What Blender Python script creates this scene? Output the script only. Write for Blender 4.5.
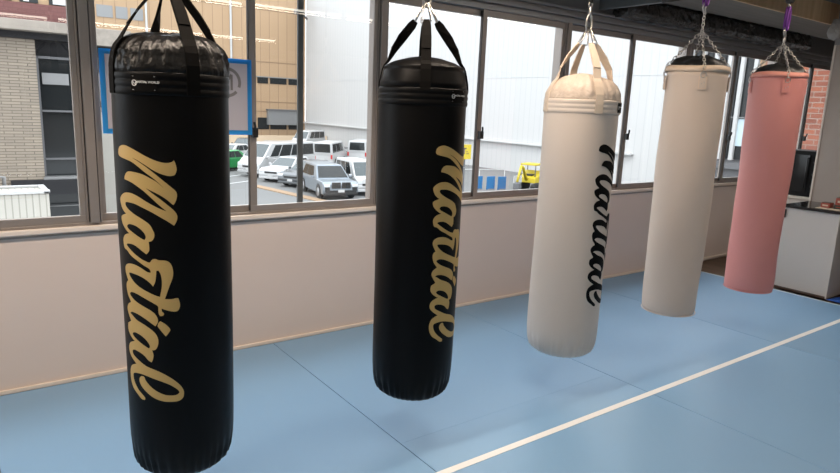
import bpy, math, random
from math import sin, cos, pi, radians as rad
from mathutils import Vector, Matrix
from mathutils.geometry import delaunay_2d_cdt

for o in list(bpy.data.objects):
    bpy.data.objects.remove(o)
SC = bpy.context.scene
COL = SC.collection
random.seed(4)

# ------------------------------------------------------------ camera
YAW, PIT, ROLL, FPX, EYE = 0.636135592, 0.200887065, 0.041665393, 633.4918, 1.6
fw = Vector((sin(YAW)*cos(PIT), cos(YAW)*cos(PIT), -sin(PIT)))
rt = Vector((cos(YAW), -sin(YAW), 0))
up = rt.cross(fw)
r2 = cos(ROLL)*rt + sin(ROLL)*up
u2 = -sin(ROLL)*rt + cos(ROLL)*up
cd = bpy.data.cameras.new('camera')
cam = bpy.data.objects.new('camera', cd)
COL.objects.link(cam)
M = Matrix((r2, u2, -fw)).transposed().to_4x4()
M.translation = Vector((0, 0, EYE))
cam.matrix_world = M
cd.sensor_fit = 'HORIZONTAL'
cd.sensor_width = 36
cd.lens = FPX/840*36
cd.clip_start = 0.05
cd.clip_end = 500
SC.camera = cam

# ------------------------------------------------------------ sky, sun, exposure
SC.view_settings.view_transform = 'Standard'
SC.view_settings.look = 'None'
SC.view_settings.gamma = 1
SC.view_settings.use_curve_mapping = False
SC.view_settings.exposure = 0.0
W = bpy.data.worlds.new('world')
SC.world = W
W.use_nodes = True
wn = W.node_tree
bgn = wn.nodes['Background']
bgn.inputs[0].default_value = (0.88, 0.94, 1.0, 1)
bgn.inputs[1].default_value = 4.5
sd = bpy.data.lights.new('sun', 'SUN')
sd.energy = 1.0
sd.angle = 0.02
sd.color = (1, 0.95, 0.86)
sun = bpy.data.objects.new('sun', sd)
COL.objects.link(sun)
sun.rotation_euler = Vector((0.50, 0.33, -0.95)).to_track_quat('-Z', 'Y').to_euler()
TUBE_POWER = 5.5
ROW_POWER = 37.0
RIGHT_POWER = 15.0
TUBE_EMIT = 9.0

# ------------------------------------------------------------ materials
MATS = {}
def mat(name, col=(.8, .8, .8), rough=.5, metal=0, spec=.5, bump=None, emit=None, estr=0, vary=None, coat=0):
    m = bpy.data.materials.new(name)
    m.use_nodes = True
    nt = m.node_tree
    b = nt.nodes['Principled BSDF']
    b.inputs['Base Color'].default_value = (*col, 1)
    b.inputs['Roughness'].default_value = rough
    b.inputs['Metallic'].default_value = metal
    b.inputs['Specular IOR Level'].default_value = spec
    b.inputs['Coat Weight'].default_value = coat
    if emit:
        b.inputs['Emission Color'].default_value = (*emit, 1)
        b.inputs['Emission Strength'].default_value = estr
    tc = nt.nodes.new('ShaderNodeTexCoord')
    if vary:
        sc, amt = vary
        n = nt.nodes.new('ShaderNodeTexNoise')
        n.inputs['Scale'].default_value = sc
        n.inputs['Detail'].default_value = 4
        nt.links.new(tc.outputs['Object'], n.inputs['Vector'])
        mx = nt.nodes.new('ShaderNodeMix')
        mx.data_type = 'RGBA'
        nt.links.new(n.outputs['Fac'], mx.inputs[0])
        mx.inputs[6].default_value = (*[c*(1-amt) for c in col], 1)
        mx.inputs[7].default_value = (*[min(1, c*(1+amt)) for c in col], 1)
        nt.links.new(mx.outputs[2], b.inputs['Base Color'])
    if bump:
        sc, st, dist = bump
        n = nt.nodes.new('ShaderNodeTexNoise')
        n.inputs['Scale'].default_value = sc
        n.inputs['Detail'].default_value = 3
        nt.links.new(tc.outputs['Object'], n.inputs['Vector'])
        bp = nt.nodes.new('ShaderNodeBump')
        bp.inputs['Strength'].default_value = st
        bp.inputs['Distance'].default_value = dist
        nt.links.new(n.outputs['Fac'], bp.inputs['Height'])
        nt.links.new(bp.outputs[0], b.inputs['Normal'])
    MATS[name] = m
    return m

def tilemat(name, c1, c2, cm, bw, bh, mortar, plane='XZ', off=0.5, rough=.8, bump=.3, metal=0):
    """brick / panel pattern in metres on a vertical plane"""
    m = mat(name, c1, rough, metal)
    nt = m.node_tree
    b = nt.nodes['Principled BSDF']
    tc = [n for n in nt.nodes if n.type == 'TEX_COORD'][0]
    sp = nt.nodes.new('ShaderNodeSeparateXYZ')
    cb = nt.nodes.new('ShaderNodeCombineXYZ')
    nt.links.new(tc.outputs['Object'], sp.inputs[0])
    nt.links.new(sp.outputs['X' if plane[0] == 'X' else 'Y'], cb.inputs[0])
    nt.links.new(sp.outputs['Y' if plane == 'XY' else 'Z'], cb.inputs[1])
    br = nt.nodes.new('ShaderNodeTexBrick')
    br.offset = off
    br.inputs['Scale'].default_value = 1
    br.inputs['Brick Width'].default_value = bw
    br.inputs['Row Height'].default_value = bh
    br.inputs['Mortar Size'].default_value = mortar
    br.inputs['Mortar Smooth'].default_value = 0.1
    br.inputs['Color1'].default_value = (*c1, 1)
    br.inputs['Color2'].default_value = (*c2, 1)
    br.inputs['Mortar'].default_value = (*cm, 1)
    nt.links.new(cb.outputs[0], br.inputs['Vector'])
    nt.links.new(br.outputs['Color'], b.inputs['Base Color'])
    if bump:
        bp = nt.nodes.new('ShaderNodeBump')
        bp.invert = True
        bp.inputs['Strength'].default_value = bump
        bp.inputs['Distance'].default_value = .01
        nt.links.new(br.outputs['Fac'], bp.inputs['Height'])
        nt.links.new(bp.outputs[0], b.inputs['Normal'])
    return m

def woodmat(name, c1, c2, axis=(14, 1, 14), rough=.5):
    m = mat(name, c1, rough)
    nt = m.node_tree
    b = nt.nodes['Principled BSDF']
    tc = [n for n in nt.nodes if n.type == 'TEX_COORD'][0]
    mp = nt.nodes.new('ShaderNodeMapping')
    mp.inputs['Scale'].default_value = axis
    n = nt.nodes.new('ShaderNodeTexNoise')
    n.inputs['Scale'].default_value = 2
    n.inputs['Detail'].default_value = 6
    nt.links.new(tc.outputs['Object'], mp.inputs[0])
    nt.links.new(mp.outputs[0], n.inputs['Vector'])
    cr = nt.nodes.new('ShaderNodeValToRGB')
    cr.color_ramp.elements[0].position = .3
    cr.color_ramp.elements[0].color = (*c1, 1)
    cr.color_ramp.elements[1].position = .7
    cr.color_ramp.elements[1].color = (*c2, 1)
    nt.links.new(n.outputs['Fac'], cr.inputs[0])
    nt.links.new(cr.outputs[0], b.inputs['Base Color'])
    return m

def glassmat(name, tint, refl=1.0, ior=1.5):
    m = bpy.data.materials.new(name)
    m.use_nodes = True
    nt = m.node_tree
    nt.nodes.clear()
    out = nt.nodes.new('ShaderNodeOutputMaterial')
    tr = nt.nodes.new('ShaderNodeBsdfTransparent')
    tr.inputs[0].default_value = (*tint, 1)
    gl = nt.nodes.new('ShaderNodeBsdfGlossy')
    gl.inputs['Roughness'].default_value = 0.0
    lw = nt.nodes.new('ShaderNodeLayerWeight')
    lw.inputs['Blend'].default_value = .5
    pw = nt.nodes.new('ShaderNodeMath'); pw.operation = 'POWER'; pw.inputs[1].default_value = 5
    fr = nt.nodes.new('ShaderNodeMath'); fr.operation = 'MULTIPLY_ADD'
    fr.inputs[1].default_value = .955; fr.inputs[2].default_value = .045
    nt.links.new(lw.outputs['Facing'], pw.inputs[0])
    nt.links.new(pw.outputs[0], fr.inputs[0])
    ml = nt.nodes.new('ShaderNodeMath')
    ml.operation = 'MULTIPLY'
    ml.inputs[1].default_value = refl
    mx = nt.nodes.new('ShaderNodeMixShader')
    nt.links.new(fr.outputs[0], ml.inputs[0])
    nt.links.new(ml.outputs[0], mx.inputs[0])
    nt.links.new(tr.outputs[0], mx.inputs[1])
    nt.links.new(gl.outputs[0], mx.inputs[2])
    nt.links.new(mx.outputs[0], out.inputs[0])
    MATS[name] = m
    return m

WALLP = mat('wall_paint', (.74, .63, .57), .75, vary=(3, .03))
LEDGE = mat('ledge_paint', (.84, .74, .66), .5)
SKIRT = mat('skirting', (.84, .73, .63), .5)
UPPERW = mat('grey_panel', (.24, .24, .245), .4)
CEIL = mat('ceiling_grey', (.30, .29, .28), .9, vary=(1.5, .15))
DIMWALL = mat('room_paint', (.55, .52, .50), .9)
ALU = mat('anodised_frame', (.34, .30, .275), .38, .35, vary=(2, .06))
ALUD = mat('frame_groove', (.05, .043, .04), .5, .3)
BLACKP = mat('black_plastic', (.012, .012, .012), .4)
MATB = mat('blue_mat', (.22, .39, .59), .42, spec=.45, bump=(260, .12, .002), vary=(1.2, .04))
MATE = mat('mat_edge', (.52, .62, .68), .6)
TAPE = mat('white_line', (.86, .84, .80), .5)
WOODF = woodmat('dark_floor_wood', (.09, .055, .035), (.17, .11, .075), (3, 1, 3), .45)
PLY = woodmat('plywood', (.70, .45, .22), (.88, .62, .36), (9, 2, 1.2), .6)
SOFF = woodmat('soffit_board', (.15, .13, .11), (.20, .175, .15), (1, 12, 1), .7)
VB = mat('black_vinyl', (.003, .0027, .0027), .42, spec=.14, bump=(14, .10, .012))
VBC = mat('black_vinyl_cover', (.005, .0045, .004), .33, spec=.34, bump=(38, .55, .012))
VBS = mat('black_webbing', (.003, .0025, .002), .9, spec=.15, bump=(300, .3, .001))
VW = mat('cream_vinyl', (.70, .61, .535), .42, spec=.35, bump=(10, .10, .014))
VWC = mat('cream_vinyl_cover', (.60, .50, .415), .5, bump=(42, .6, .010))
CANV = mat('cream_webbing', (.66, .55, .44), .75, bump=(250, .3, .001))
VW2 = mat('ivory_leather', (.70, .575, .48), .5, spec=.3, bump=(9, .12, .016))
VP = mat('pink_leather', (.74, .30, .27), .45, spec=.35, bump=(9, .10, .014))
GOLD = mat('gold_print', (.60, .40, .145), .5, spec=.3)
INK = mat('black_print', (.004, .004, .004), .6, spec=.12)
WINK = mat('white_thread', (.85, .83, .8), .6)
STEEL = mat('bright_steel', (.62, .59, .56), .28, 1)
RAILM = mat('rail_steel', (.06, .055, .05), .5, .5)
PURP = mat('purple_anodised', (.17, .045, .27), .3, .55)
FOILB = mat('black_bin_liner', (.045, .042, .04), .2, spec=.6, bump=(24, 1.0, .03))
FOILG = mat('clear_wrap', (.42, .40, .38), .35, bump=(22, .9, .03))
def backlit(name, col, k=.5):
    """thin sheet that lets some daylight through"""
    m = mat(name, col, .6)
    nt = m.node_tree
    b = nt.nodes['Principled BSDF']
    t_ = nt.nodes.new('ShaderNodeBsdfTranslucent')
    t_.inputs[0].default_value = (*col, 1)
    mx = nt.nodes.new('ShaderNodeMixShader')
    mx.inputs[0].default_value = k
    nt.links.new(b.outputs[0], mx.inputs[1])
    nt.links.new(t_.outputs[0], mx.inputs[2])
    nt.links.new(mx.outputs[0], nt.nodes['Material Output'].inputs[0])
    return m
SHEET = backlit('frosted_sheet', (.62, .58, .60), .35)
BLUET = backlit('blue_tape', (.045, .42, .82), .45)
GREYI = mat('grey_print', (.27, .245, .235), .7)
CABW = mat('cabinet_grey', (.60, .55, .50), .5)
PART = mat('partition_grey', (.36, .31, .275), .6)
PARTE = mat('partition_edge', (.62, .56, .50), .5)
BTOP = mat('black_counter', (.018, .017, .018), .12)
SHELFW = mat('cream_board', (.62, .56, .48), .5)
OVENM = mat('oven_black', (.006, .006, .006), .5, spec=.2)
OVENG = mat('oven_glass', (.02, .021, .022), .1, spec=.3)
REDBX = mat('red_pack', (.30, .055, .03), .4, vary=(40, .5))
TRAY = mat('beige_tray', (.56, .46, .35), .5)
BLUEC = mat('royal_cloth', (.02, .10, .42), .7)
BROWNC = mat('brown_cabinet', (.09, .055, .04), .5)
LEDM = mat('led_tube', (.9, .9, .9), .5, emit=(1, .93, .80), estr=TUBE_EMIT)
GLASS = glassmat('window_glass', (.95, .96, .955), 1.7)
# outside
TARM = mat('asphalt', (.13, .13, .128), .9, vary=(.4, .08))
TILE = tilemat('cream_tile', (.27, .225, .175), (.21, .175, .14), (.11, .09, .07), .26, .046, .006)
BRICK = tilemat('orange_brick', (.24, .068, .032), (.15, .042, .024), (.22, .15, .12), .36, .135, .014, 'YZ')
MAROON = tilemat('maroon_tile', (.13, .05, .046), (.115, .044, .04), (.10, .036, .033), .12, .06, .006)
TAN = tilemat('tan_panel', (.34, .225, .13), (.33, .217, .125), (.235, .15, .087), 1.18, 60, .045, 'XZ', 0, .7, 0)
TANJ = mat('tan_joint', (.21, .135, .08), .7)
WHB = tilemat('white_panel', (.43, .425, .42), (.425, .42, .415), (.375, .375, .375), .6, 60, .03, 'YZ', 0, .6, 0)
CONC = mat('weathered_concrete', (.24, .21, .18), .9, vary=(3, .45))
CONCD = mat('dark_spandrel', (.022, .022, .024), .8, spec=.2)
DGLASS = mat('dark_window', (.012, .014, .015), .12, spec=.25)
GREYM = mat('grey_metal', (.2, .2, .2), .5, .3)
GREYD = mat('dark_grey_trim', (.10, .10, .105), .6)
BOXW = tilemat('white_corrugated', (.37, .355, .315), (.36, .345, .305), (.24, .225, .195), .06, 9, .006, 'XZ', 0, .6, 0)
CREAMW = mat('cream_render', (.38, .36, .32), .8)
OUTW = mat('white_trim', (.42, .42, .415), .6)
CARW = mat('car_white', (.38, .38, .38), .3, coat=.4)
CARB = mat('car_silver_blue', (.15, .175, .20), .3, .3, coat=.4)
CARD = mat('car_dark_grey', (.075, .08, .085), .3, .3, coat=.4)
CARG = mat('car_green', (.01, .20, .05), .3, coat=.4)
CARK = mat('car_black', (.012, .013, .015), .25, coat=.5)
CGLASS = mat('car_glass', (.014, .017, .018), .1, spec=.25)
CGLASSL = mat('car_screen_glass', (.06, .072, .075), .1, spec=.4)
TYRE = mat('tyre', (.015, .015, .015), .8)
RIM = mat('wheel_rim', (.30, .30, .31), .4, .6)
LAMPG = mat('lamp_glass', (.55, .57, .58), .1, spec=.8)
LAMPR = mat('tail_lamp', (.45, .02, .015), .2)
YEL = mat('machine_yellow', (.46, .35, .015), .5)
BLUP = mat('panel_blue', (.006, .115, .28), .5)
ORANGE = mat('kerb_orange', (.26, .17, .10), .8)
HEDGE = mat('hedge_green', (.03, .06, .02), .9, vary=(8, .5))

# ------------------------------------------------------------ helpers
class MB:
    def __init__(s):
        s.v = []; s.f = []; s.sm = []
    def add(s, vs, fs, smooth=False):
        n = len(s.v)
        s.v += [tuple(v) for v in vs]
        s.f += [tuple(i+n for i in f) for f in fs]
        s.sm += [smooth]*len(fs)
        return s
    def box(s, x0, x1, y0, y1, z0, z1):
        vs = [(x, y, z) for x in (x0, x1) for y in (y0, y1) for z in (z0, z1)]
        return s.add(vs, [(0, 1, 3, 2), (4, 6, 7, 5), (0, 4, 5, 1), (2, 3, 7, 6), (0, 2, 6, 4), (1, 5, 7, 3)])
    def lathe(s, prof, n=48, wob=None, cx=0, cy=0, smooth=True):
        """prof: (r,z) from bottom to top"""
        vs = []; fs = []
        for j, (r, z) in enumerate(prof):
            for i in range(n):
                a = 2*pi*i/n
                rr, zz = (r, z) if wob is None else wob(r, z, a, j)
                vs.append((cx+rr*cos(a), cy+rr*sin(a), zz))
        for j in range(len(prof)-1):
            for i in range(n):
                k = (i+1) % n
                fs.append((j*n+i, j*n+k, (j+1)*n+k, (j+1)*n+i))
        fs.append(tuple(range(n))[::-1])
        fs.append(tuple(range((len(prof)-1)*n, len(prof)*n)))
        return s.add(vs, fs, smooth)
    def tube(s, pts, r, n=8, closed=False, smooth=True):
        pts = [Vector(p) for p in pts]
        m = len(pts)
        vs = []; fs = []
        prev = None
        for i, p in enumerate(pts):
            if closed:
                t = pts[(i+1) % m]-pts[i-1]
            else:
                t = pts[min(i+1, m-1)]-pts[max(i-1, 0)]
            t.normalize()
            if prev is None:
                a = Vector((0, 0, 1)) if abs(t.z) < .9 else Vector((1, 0, 0))
                u = t.cross(a).normalized()
            else:
                u = (prev-t*prev.dot(t)).normalized()
            prev = u
            w = t.cross(u)
            for k in range(n):
                q = 2*pi*k/n
                vs.append(p+(u*cos(q)+w*sin(q))*r)
        for i in range(m if closed else m-1):
            j = (i+1) % m
            for k in range(n):
                l = (k+1) % n
                fs.append((i*n+k, i*n+l, j*n+l, j*n+k))
        if not closed:
            fs.append(tuple(range(n))[::-1])
            fs.append(tuple(range((m-1)*n, m*n)))
        return s.add(vs, fs, smooth)
    def strip(s, pts, nrm, side, w, t):
        """ribbon along pts with thickness t along per-point normal and width w along per-point side vectors"""
        vs = []; fs = []
        for i_, (p, n_, sd_) in enumerate(zip(pts, nrm, side)):
            ww = w[i_] if isinstance(w, (list, tuple)) else w
            p = Vector(p); n_ = Vector(n_).normalized(); sd_ = Vector(sd_).normalized()
            for a, b in ((-1, -1), (1, -1), (1, 1), (-1, 1)):
                vs.append(p+sd_*a*ww/2+n_*b*t/2)
        m = len(pts)
        for i in range(m-1):
            for k in range(4):
                l = (k+1) % 4
                fs.append((i*4+k, i*4+l, (i+1)*4+l, (i+1)*4+k))
        fs.append((3, 2, 1, 0)); fs.append(tuple(range((m-1)*4, m*4)))
        return s.add(vs, fs)
    def prism(s, poly, a0, a1, axis='y'):
        """polygon (p,q) extruded; axis y: p->x,q->z"""
        n = len(poly)
        def P(p, q, a):
            return {'y': (p, a, q), 'x': (a, p, q), 'z': (p, q, a)}[axis]
        vs = [P(p, q, a0) for p, q in poly]+[P(p, q, a1) for p, q in poly]
        fs = [tuple(range(n)), tuple(range(n, 2*n))[::-1]]
        fs += [(i, i+n, (i+1) % n+n, (i+1) % n) for i in range(n)]
        return s.add(vs, fs)
    def build(s, name, m, parent=None, bevel=0, xf=None):
        me = bpy.data.meshes.new(name)
        vs = s.v if xf is None else [tuple(xf @ Vector(v)) for v in s.v]
        me.from_pydata(vs, [], s.f)
        for p, q in zip(me.polygons, s.sm):
            p.use_smooth = q
        me.materials.append(m)
        me.update()
        import bmesh
        bm = bmesh.new(); bm.from_mesh(me)
        bmesh.ops.recalc_face_normals(bm, faces=bm.faces)
        bm.to_mesh(me); bm.free()
        o = bpy.data.objects.new(name, me)
        COL.objects.link(o)
        if parent:
            o.parent = parent
        if bevel:
            b = o.modifiers.new('b', 'BEVEL'); b.width = bevel; b.segments = 2; b.limit_method = 'ANGLE'
        return o

def box(name, m, x0, x1, y0, y1, z0, z1, parent=None, bevel=0):
    """a box whose mesh is in its parent's space"""
    return MB().box(x0, x1, y0, y1, z0, z1).build(name, m, parent, bevel)
def empty(name, loc=(0, 0, 0), rz=0):
    o = bpy.data.objects.new(name, None)
    o.empty_display_size = .1
    COL.objects.link(o)
    o.location = loc; o.rotation_euler = (0, 0, rz)
    return o
def tag(o, label, cat, group=None, kind=None):
    o['label'] = label; o['category'] = cat
    if group: o['group'] = group
    if kind: o['kind'] = kind
    return o
def struct(o):
    o['kind'] = 'structure'
    return o
def children(o):
    return [c for c in COL.objects if c.parent == o]
def copy_tree(o, parent=None):
    c = o.copy(); COL.objects.link(c)
    if parent: c.parent = parent
    for ch in children(o):
        copy_tree(ch, c)
    return c
def text_mesh(s, size, depth, name, m, parent, frame, bold=0):
    """frame: function (x,y,z) of flat text -> position"""
    cu = bpy.data.curves.new('t', 'FONT')
    cu.body = s; cu.size = size; cu.align_x = 'CENTER'; cu.align_y = 'CENTER'; cu.offset = bold
    cu.resolution_u = 2
    o = bpy.data.objects.new('t', cu); COL.objects.link(o)
    dg = bpy.context.evaluated_depsgraph_get()
    me = bpy.data.meshes.new_from_object(o.evaluated_get(dg))
    bpy.data.objects.remove(o)
    for v in me.vertices:
        v.co = frame(v.co.x, v.co.y, v.co.z)
    me.name = name
    me.materials.clear(); me.materials.append(m)
    r = bpy.data.objects.new(name, me); COL.objects.link(r)
    r.parent = parent
    return r

# ============================================================ THE ROOM
D = 3.86            # plane of the glass
XL, XR, YB, ZC = -4.0, 11.6, -7.0, 2.80
struct(box('floor', WOODF, XL, XR, YB, 4.02, -.12, -.022))
struct(box('wall_window', WALLP, XL, XR, D-.02, D+.14, -.02, .872))
struct(box('wall_window_upper', UPPERW, XL, XR, D-.04, D+.14, 2.47, ZC))
struct(box('wall_left', DIMWALL, XL-.12, XL, YB, 4.0, -.02, ZC))
struct(box('wall_back', DIMWALL, XL, XR, YB-.12, YB, -.02, ZC))
struct(box('wall_right', DIMWALL, XR, XR+.12, YB, 4.0, -.02, ZC))
struct(box('ceiling', CEIL, XL, XR, YB, 4.0, ZC, ZC+.12))
bb = MB().box(XL, XR, D-.034, D-.02, -.001, .022).build('baseboard_window', SKIRT, None, .003)
struct(bb)
# ledge under the windows its shadow line painted as a thin darker strip on the wall
lg = MB().box(XL, XR, D-.055, D+.10, .862, .890).build('trim_1', LEDGE, None, .005); struct(lg)
lg = MB().box(XL, XR, D-.024, D-.02, .842, .850).build('trim_2', mat('painted_shadow_line', (.40, .34, .30), .7), None); struct(lg)
# bottom and top tracks of the window frame
m = MB().box(XL, XR, D-.030, D+.08, .890, .906)
struct(m.build('trim_3', ALU, None, .003))
m = MB().box(XL, XR, D-.045, D+.09, 2.352, 2.385).box(XL, XR, D-.03, D+.09, 2.385, 2.40)
m.box(XL, XR, D-.07, D+.09, 2.40, 2.428).box(XL, XR, D-.05, D+.09, 2.428, 2.45).box(XL, XR, D-.085, D+.09, 2.45, 2.47)
struct(m.build('trim_4', mat('head_frame', (.34, .34, .345), .35, .3), None, .003))

# broad posts between the windows, one mesh each, with grooves
PW = [-3.17, -1.28, .592, 2.44, 4.31, 6.17, 8.05, 9.92]
for i, x in enumerate(PW):
    w = .038
    m = MB().box(x-w, x+w, D-.018, D+.09, .906, 2.352)
    m.box(x-.022, x+.024, D-.050, D-.018, .906, 2.352)
    m.box(x-w, x-.028, D-.036, D-.018, .906, 2.352)
    m.box(x+.030, x+w, D-.036, D-.018, .906, 2.352)
    o = m.build('trim_%d' % (5+i), ALU, None, .003); struct(o)
    g = box('groove', ALUD, x-.028, x-.022, D-.030, D-.017, .906, 2.352, o)
    g = box('groove', ALUD, x+.024, x+.030, D-.030, D-.017, .906, 2.352, o)
# sliding sashes
for i in range(len(PW)-1):
    x0, x1 = PW[i]+.038, PW[i+1]-.038
    xm = (x0+x1)/2
    w = empty('window_%d' % (i+1), (xm, D, .906)); struct(w)
    h = 2.352-.906
    for s, a, b, y in ((0, x0-xm, .028, .018), (1, -.028, x1-xm, -.012)):
        st = .030
        m = MB().box(a, b, y-.014, y+.014, 0, .040).box(a, b, y-.014, y+.014, h-.048, h)
        m.box(a, a+st+(.014 if s else 0), y-.014, y+.014, .040, h-.048)
        m.box(b-st, b, y-.014, y+.014, .040, h-.048)
        sf = m.build('sash_frame', ALU, w, .002)
        p = MB().add([(a+.01, y, .03), (b-.01, y, .03), (b-.01, y, h-.04), (a+.01, y, h-.04)], [(0, 1, 2, 3)]).build('pane', GLASS, sf)
        if s:
            box('gasket', ALUD, a-.004, a, y-.012, y+.012, .01, h-.01, sf)
    if i == 2:
        MB().box(1.876-xm-.019, 1.876-xm+.019, .070, .088, -.01, h).build('screen_stile', mat('screen_grey', (.085, .09, .092), .5), w)
    lt = MB().box(-.020, .014, -.062, -.026, .47, .53).tube([(0, -.05, .50), (-.012, -.075, .54), (-.02, -.08, .565)], .008).build('latch', BLACKP, w, .003)

# soffit beam: plywood face to the room, boarded underside
bm_ = MB().box(5.2, XR, 3.04, 3.56, 2.60, ZC).build('beam', SOFF); tag(bm_, 'boxed ceiling beam with dark boarded underside and plywood face', 'beam')
f = box('plywood_face', PLY, 5.2, XR, 3.02, 3.04, 2.595, ZC, bm_)
# grey angle bar running out from the wall beside the wrapped duct
gb = MB().box(4.66, 4.70, 3.2, D-.04, 2.50, 2.60).box(4.70, 4.80, 3.2, D-.04, 2.59, 2.60).build('support_bracket', mat('bracket_grey', (.16, .17, .175), .5), None, .003)
tag(gb, 'grey steel angle bracket reaching out from the wall above the windows', 'bracket')
# duct wrapped in black bin liner
random.seed(7)
vs = []; fs = []
NX, NA = 52, 12
for i in range(NX+1):
    x = 4.86+(8.36-4.86)*i/NX
    for k in range(NA):
        a = 2*pi*k/NA
        c, s_ = cos(a), sin(a)
        q = (abs(c)**6+abs(s_)**6)**(-1/6)
        j = 1+random.uniform(-.16, .08)
        vs.append((x+random.uniform(-.03, .03), 3.72+.085*q*c*j, 2.545+.088*q*s_*j))
for i in range(NX):
    for k in range(NA):
        l = (k+1) % NA
        fs.append((i*NA+k, i*NA+l, (i+1)*NA+l, (i+1)*NA+k))
fs.append(tuple(range(NA))); fs.append(tuple(range(NX*NA, NX*NA+NA)))
o = MB().add(vs, fs).build('wrapped_duct', FOILB)
tag(o, 'long duct wrapped in crumpled black plastic under the ceiling beam', 'duct')
# crumpled clear bundle below the beam, top right
random.seed(3)
m = MB()
prof = [(.005, 0), (.05, .02), (.065, .06), (.055, .10), (.035, .14), (.02, .19)]
m.lathe(prof, 18, lambda r, z, a, j: (r*(1+random.uniform(-.25, .25)), z+random.uniform(-.008, .008)))
o = m.build('plastic_bundle', FOILG); o.location = (7.02, 2.86, 2.41)
tag(o, 'crumpled pale plastic bundle tied under the ceiling beam', 'plastic bundle')

# steel rail the bags hang from, above the frame
rl = MB().box(-.6, 6.3, 2.31, 2.39, 2.735, ZC).box(-.6, 6.3, 2.335, 2.365, 2.64, 2.735).box(-.6, 6.3, 2.31, 2.39, 2.625, 2.64).build('hanging_rail', RAILM)
tag(rl, 'dark steel rail fixed under the ceiling carrying the punch bags', 'rail')

# linear LED tubes on the ceiling (their reflections show in the glass)
def tube_light(x0, x1, y, lab, pw=1):
    t = empty('tube_light', ((x0+x1)/2, y, 2.72)); L = x1-x0
    box('housing', CABW, -L/2, L/2, -.03, .03, .03, .08, t)
    MB().tube([(-L/2, 0, .012), (L/2, 0, .012)], .014, 10).build('tube', LEDM, t)
    for s in (-1, 1):
        box('end_cap', CABW, s*L/2-.012, s*L/2+.012, -.02, .02, -.004, .03, t)
    ld = bpy.data.lights.new('tube_lamp', 'AREA')
    ld.shape = 'RECTANGLE'; ld.size = L; ld.size_y = .05; ld.energy = (ROW_POWER if y > 2 else RIGHT_POWER if y > 1 else TUBE_POWER)*L/2; ld.color = (1, .82, .66)
    lo = bpy.data.objects.new('tube_lamp', ld); COL.objects.link(lo); lo.parent = t; lo.location = (0, 0, -.02)
    tag(t, lab, 'ceiling light', 'ceiling light tubes')
for y, xs in ((2.20, (-1.95, .42)), (1.6, (3.95,)), (-.02, (-2.86, -.47, 1.92, 4.31)), (-4.19, (-3.4, -.98, 1.46, 3.9))):
    for i, x in enumerate(xs):
        tube_light(x+.02, x+(2.33 if not (i == 3) else (1.0 if y > -1 else 1.25)), y, ['first','second','third','fourth'][i]+' white ceiling tube from the left, '+('row above the bags' if y > 2 else 'short row above the pink bag' if y > 1 else 'middle row' if y > -1 else 'row farthest from the windows'))

# ============================================================ FLOOR MATS
B0 = [-3.13, -1.545, .04, 1.627, 3.207, 4.793, 6.375]
YS = 2.29
side = ['beyond the left edge', 'farthest left', 'under the nearer black bag', 'under the second black bag', 'under the lettered cream bag', 'under the ivory and pink bags']
for i in range(6):
    x0, x1 = B0[i]+.0018, B0[i+1]-.0018
    o = MB().box(x0, x1, -3.5, 3.824, -.022, 0).build('floor_mat', MATB, None, .002)
    tag(o, 'blue sports floor mat running to the window wall, '+side[i], 'floor mat', 'blue floor mats')
    if i == 3:
        MB().box(x0+.002, x1-.002, YS, YS+.0012, 0, .0004).build('crease', mat('crease', (.20, .38, .58), .6), o)
    if i == 5:
        MB().box(x1-.03, x1+.001, -3.5, 3.824, 0, .0012).build('edge_strip', MATE, o)
ln = MB().box(-3.1, 6.37, 1.962, 2.000, .0002, .0014).build('floor_line', TAPE)
tag(ln, 'long white tape line across the blue mats', 'line tape')

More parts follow.
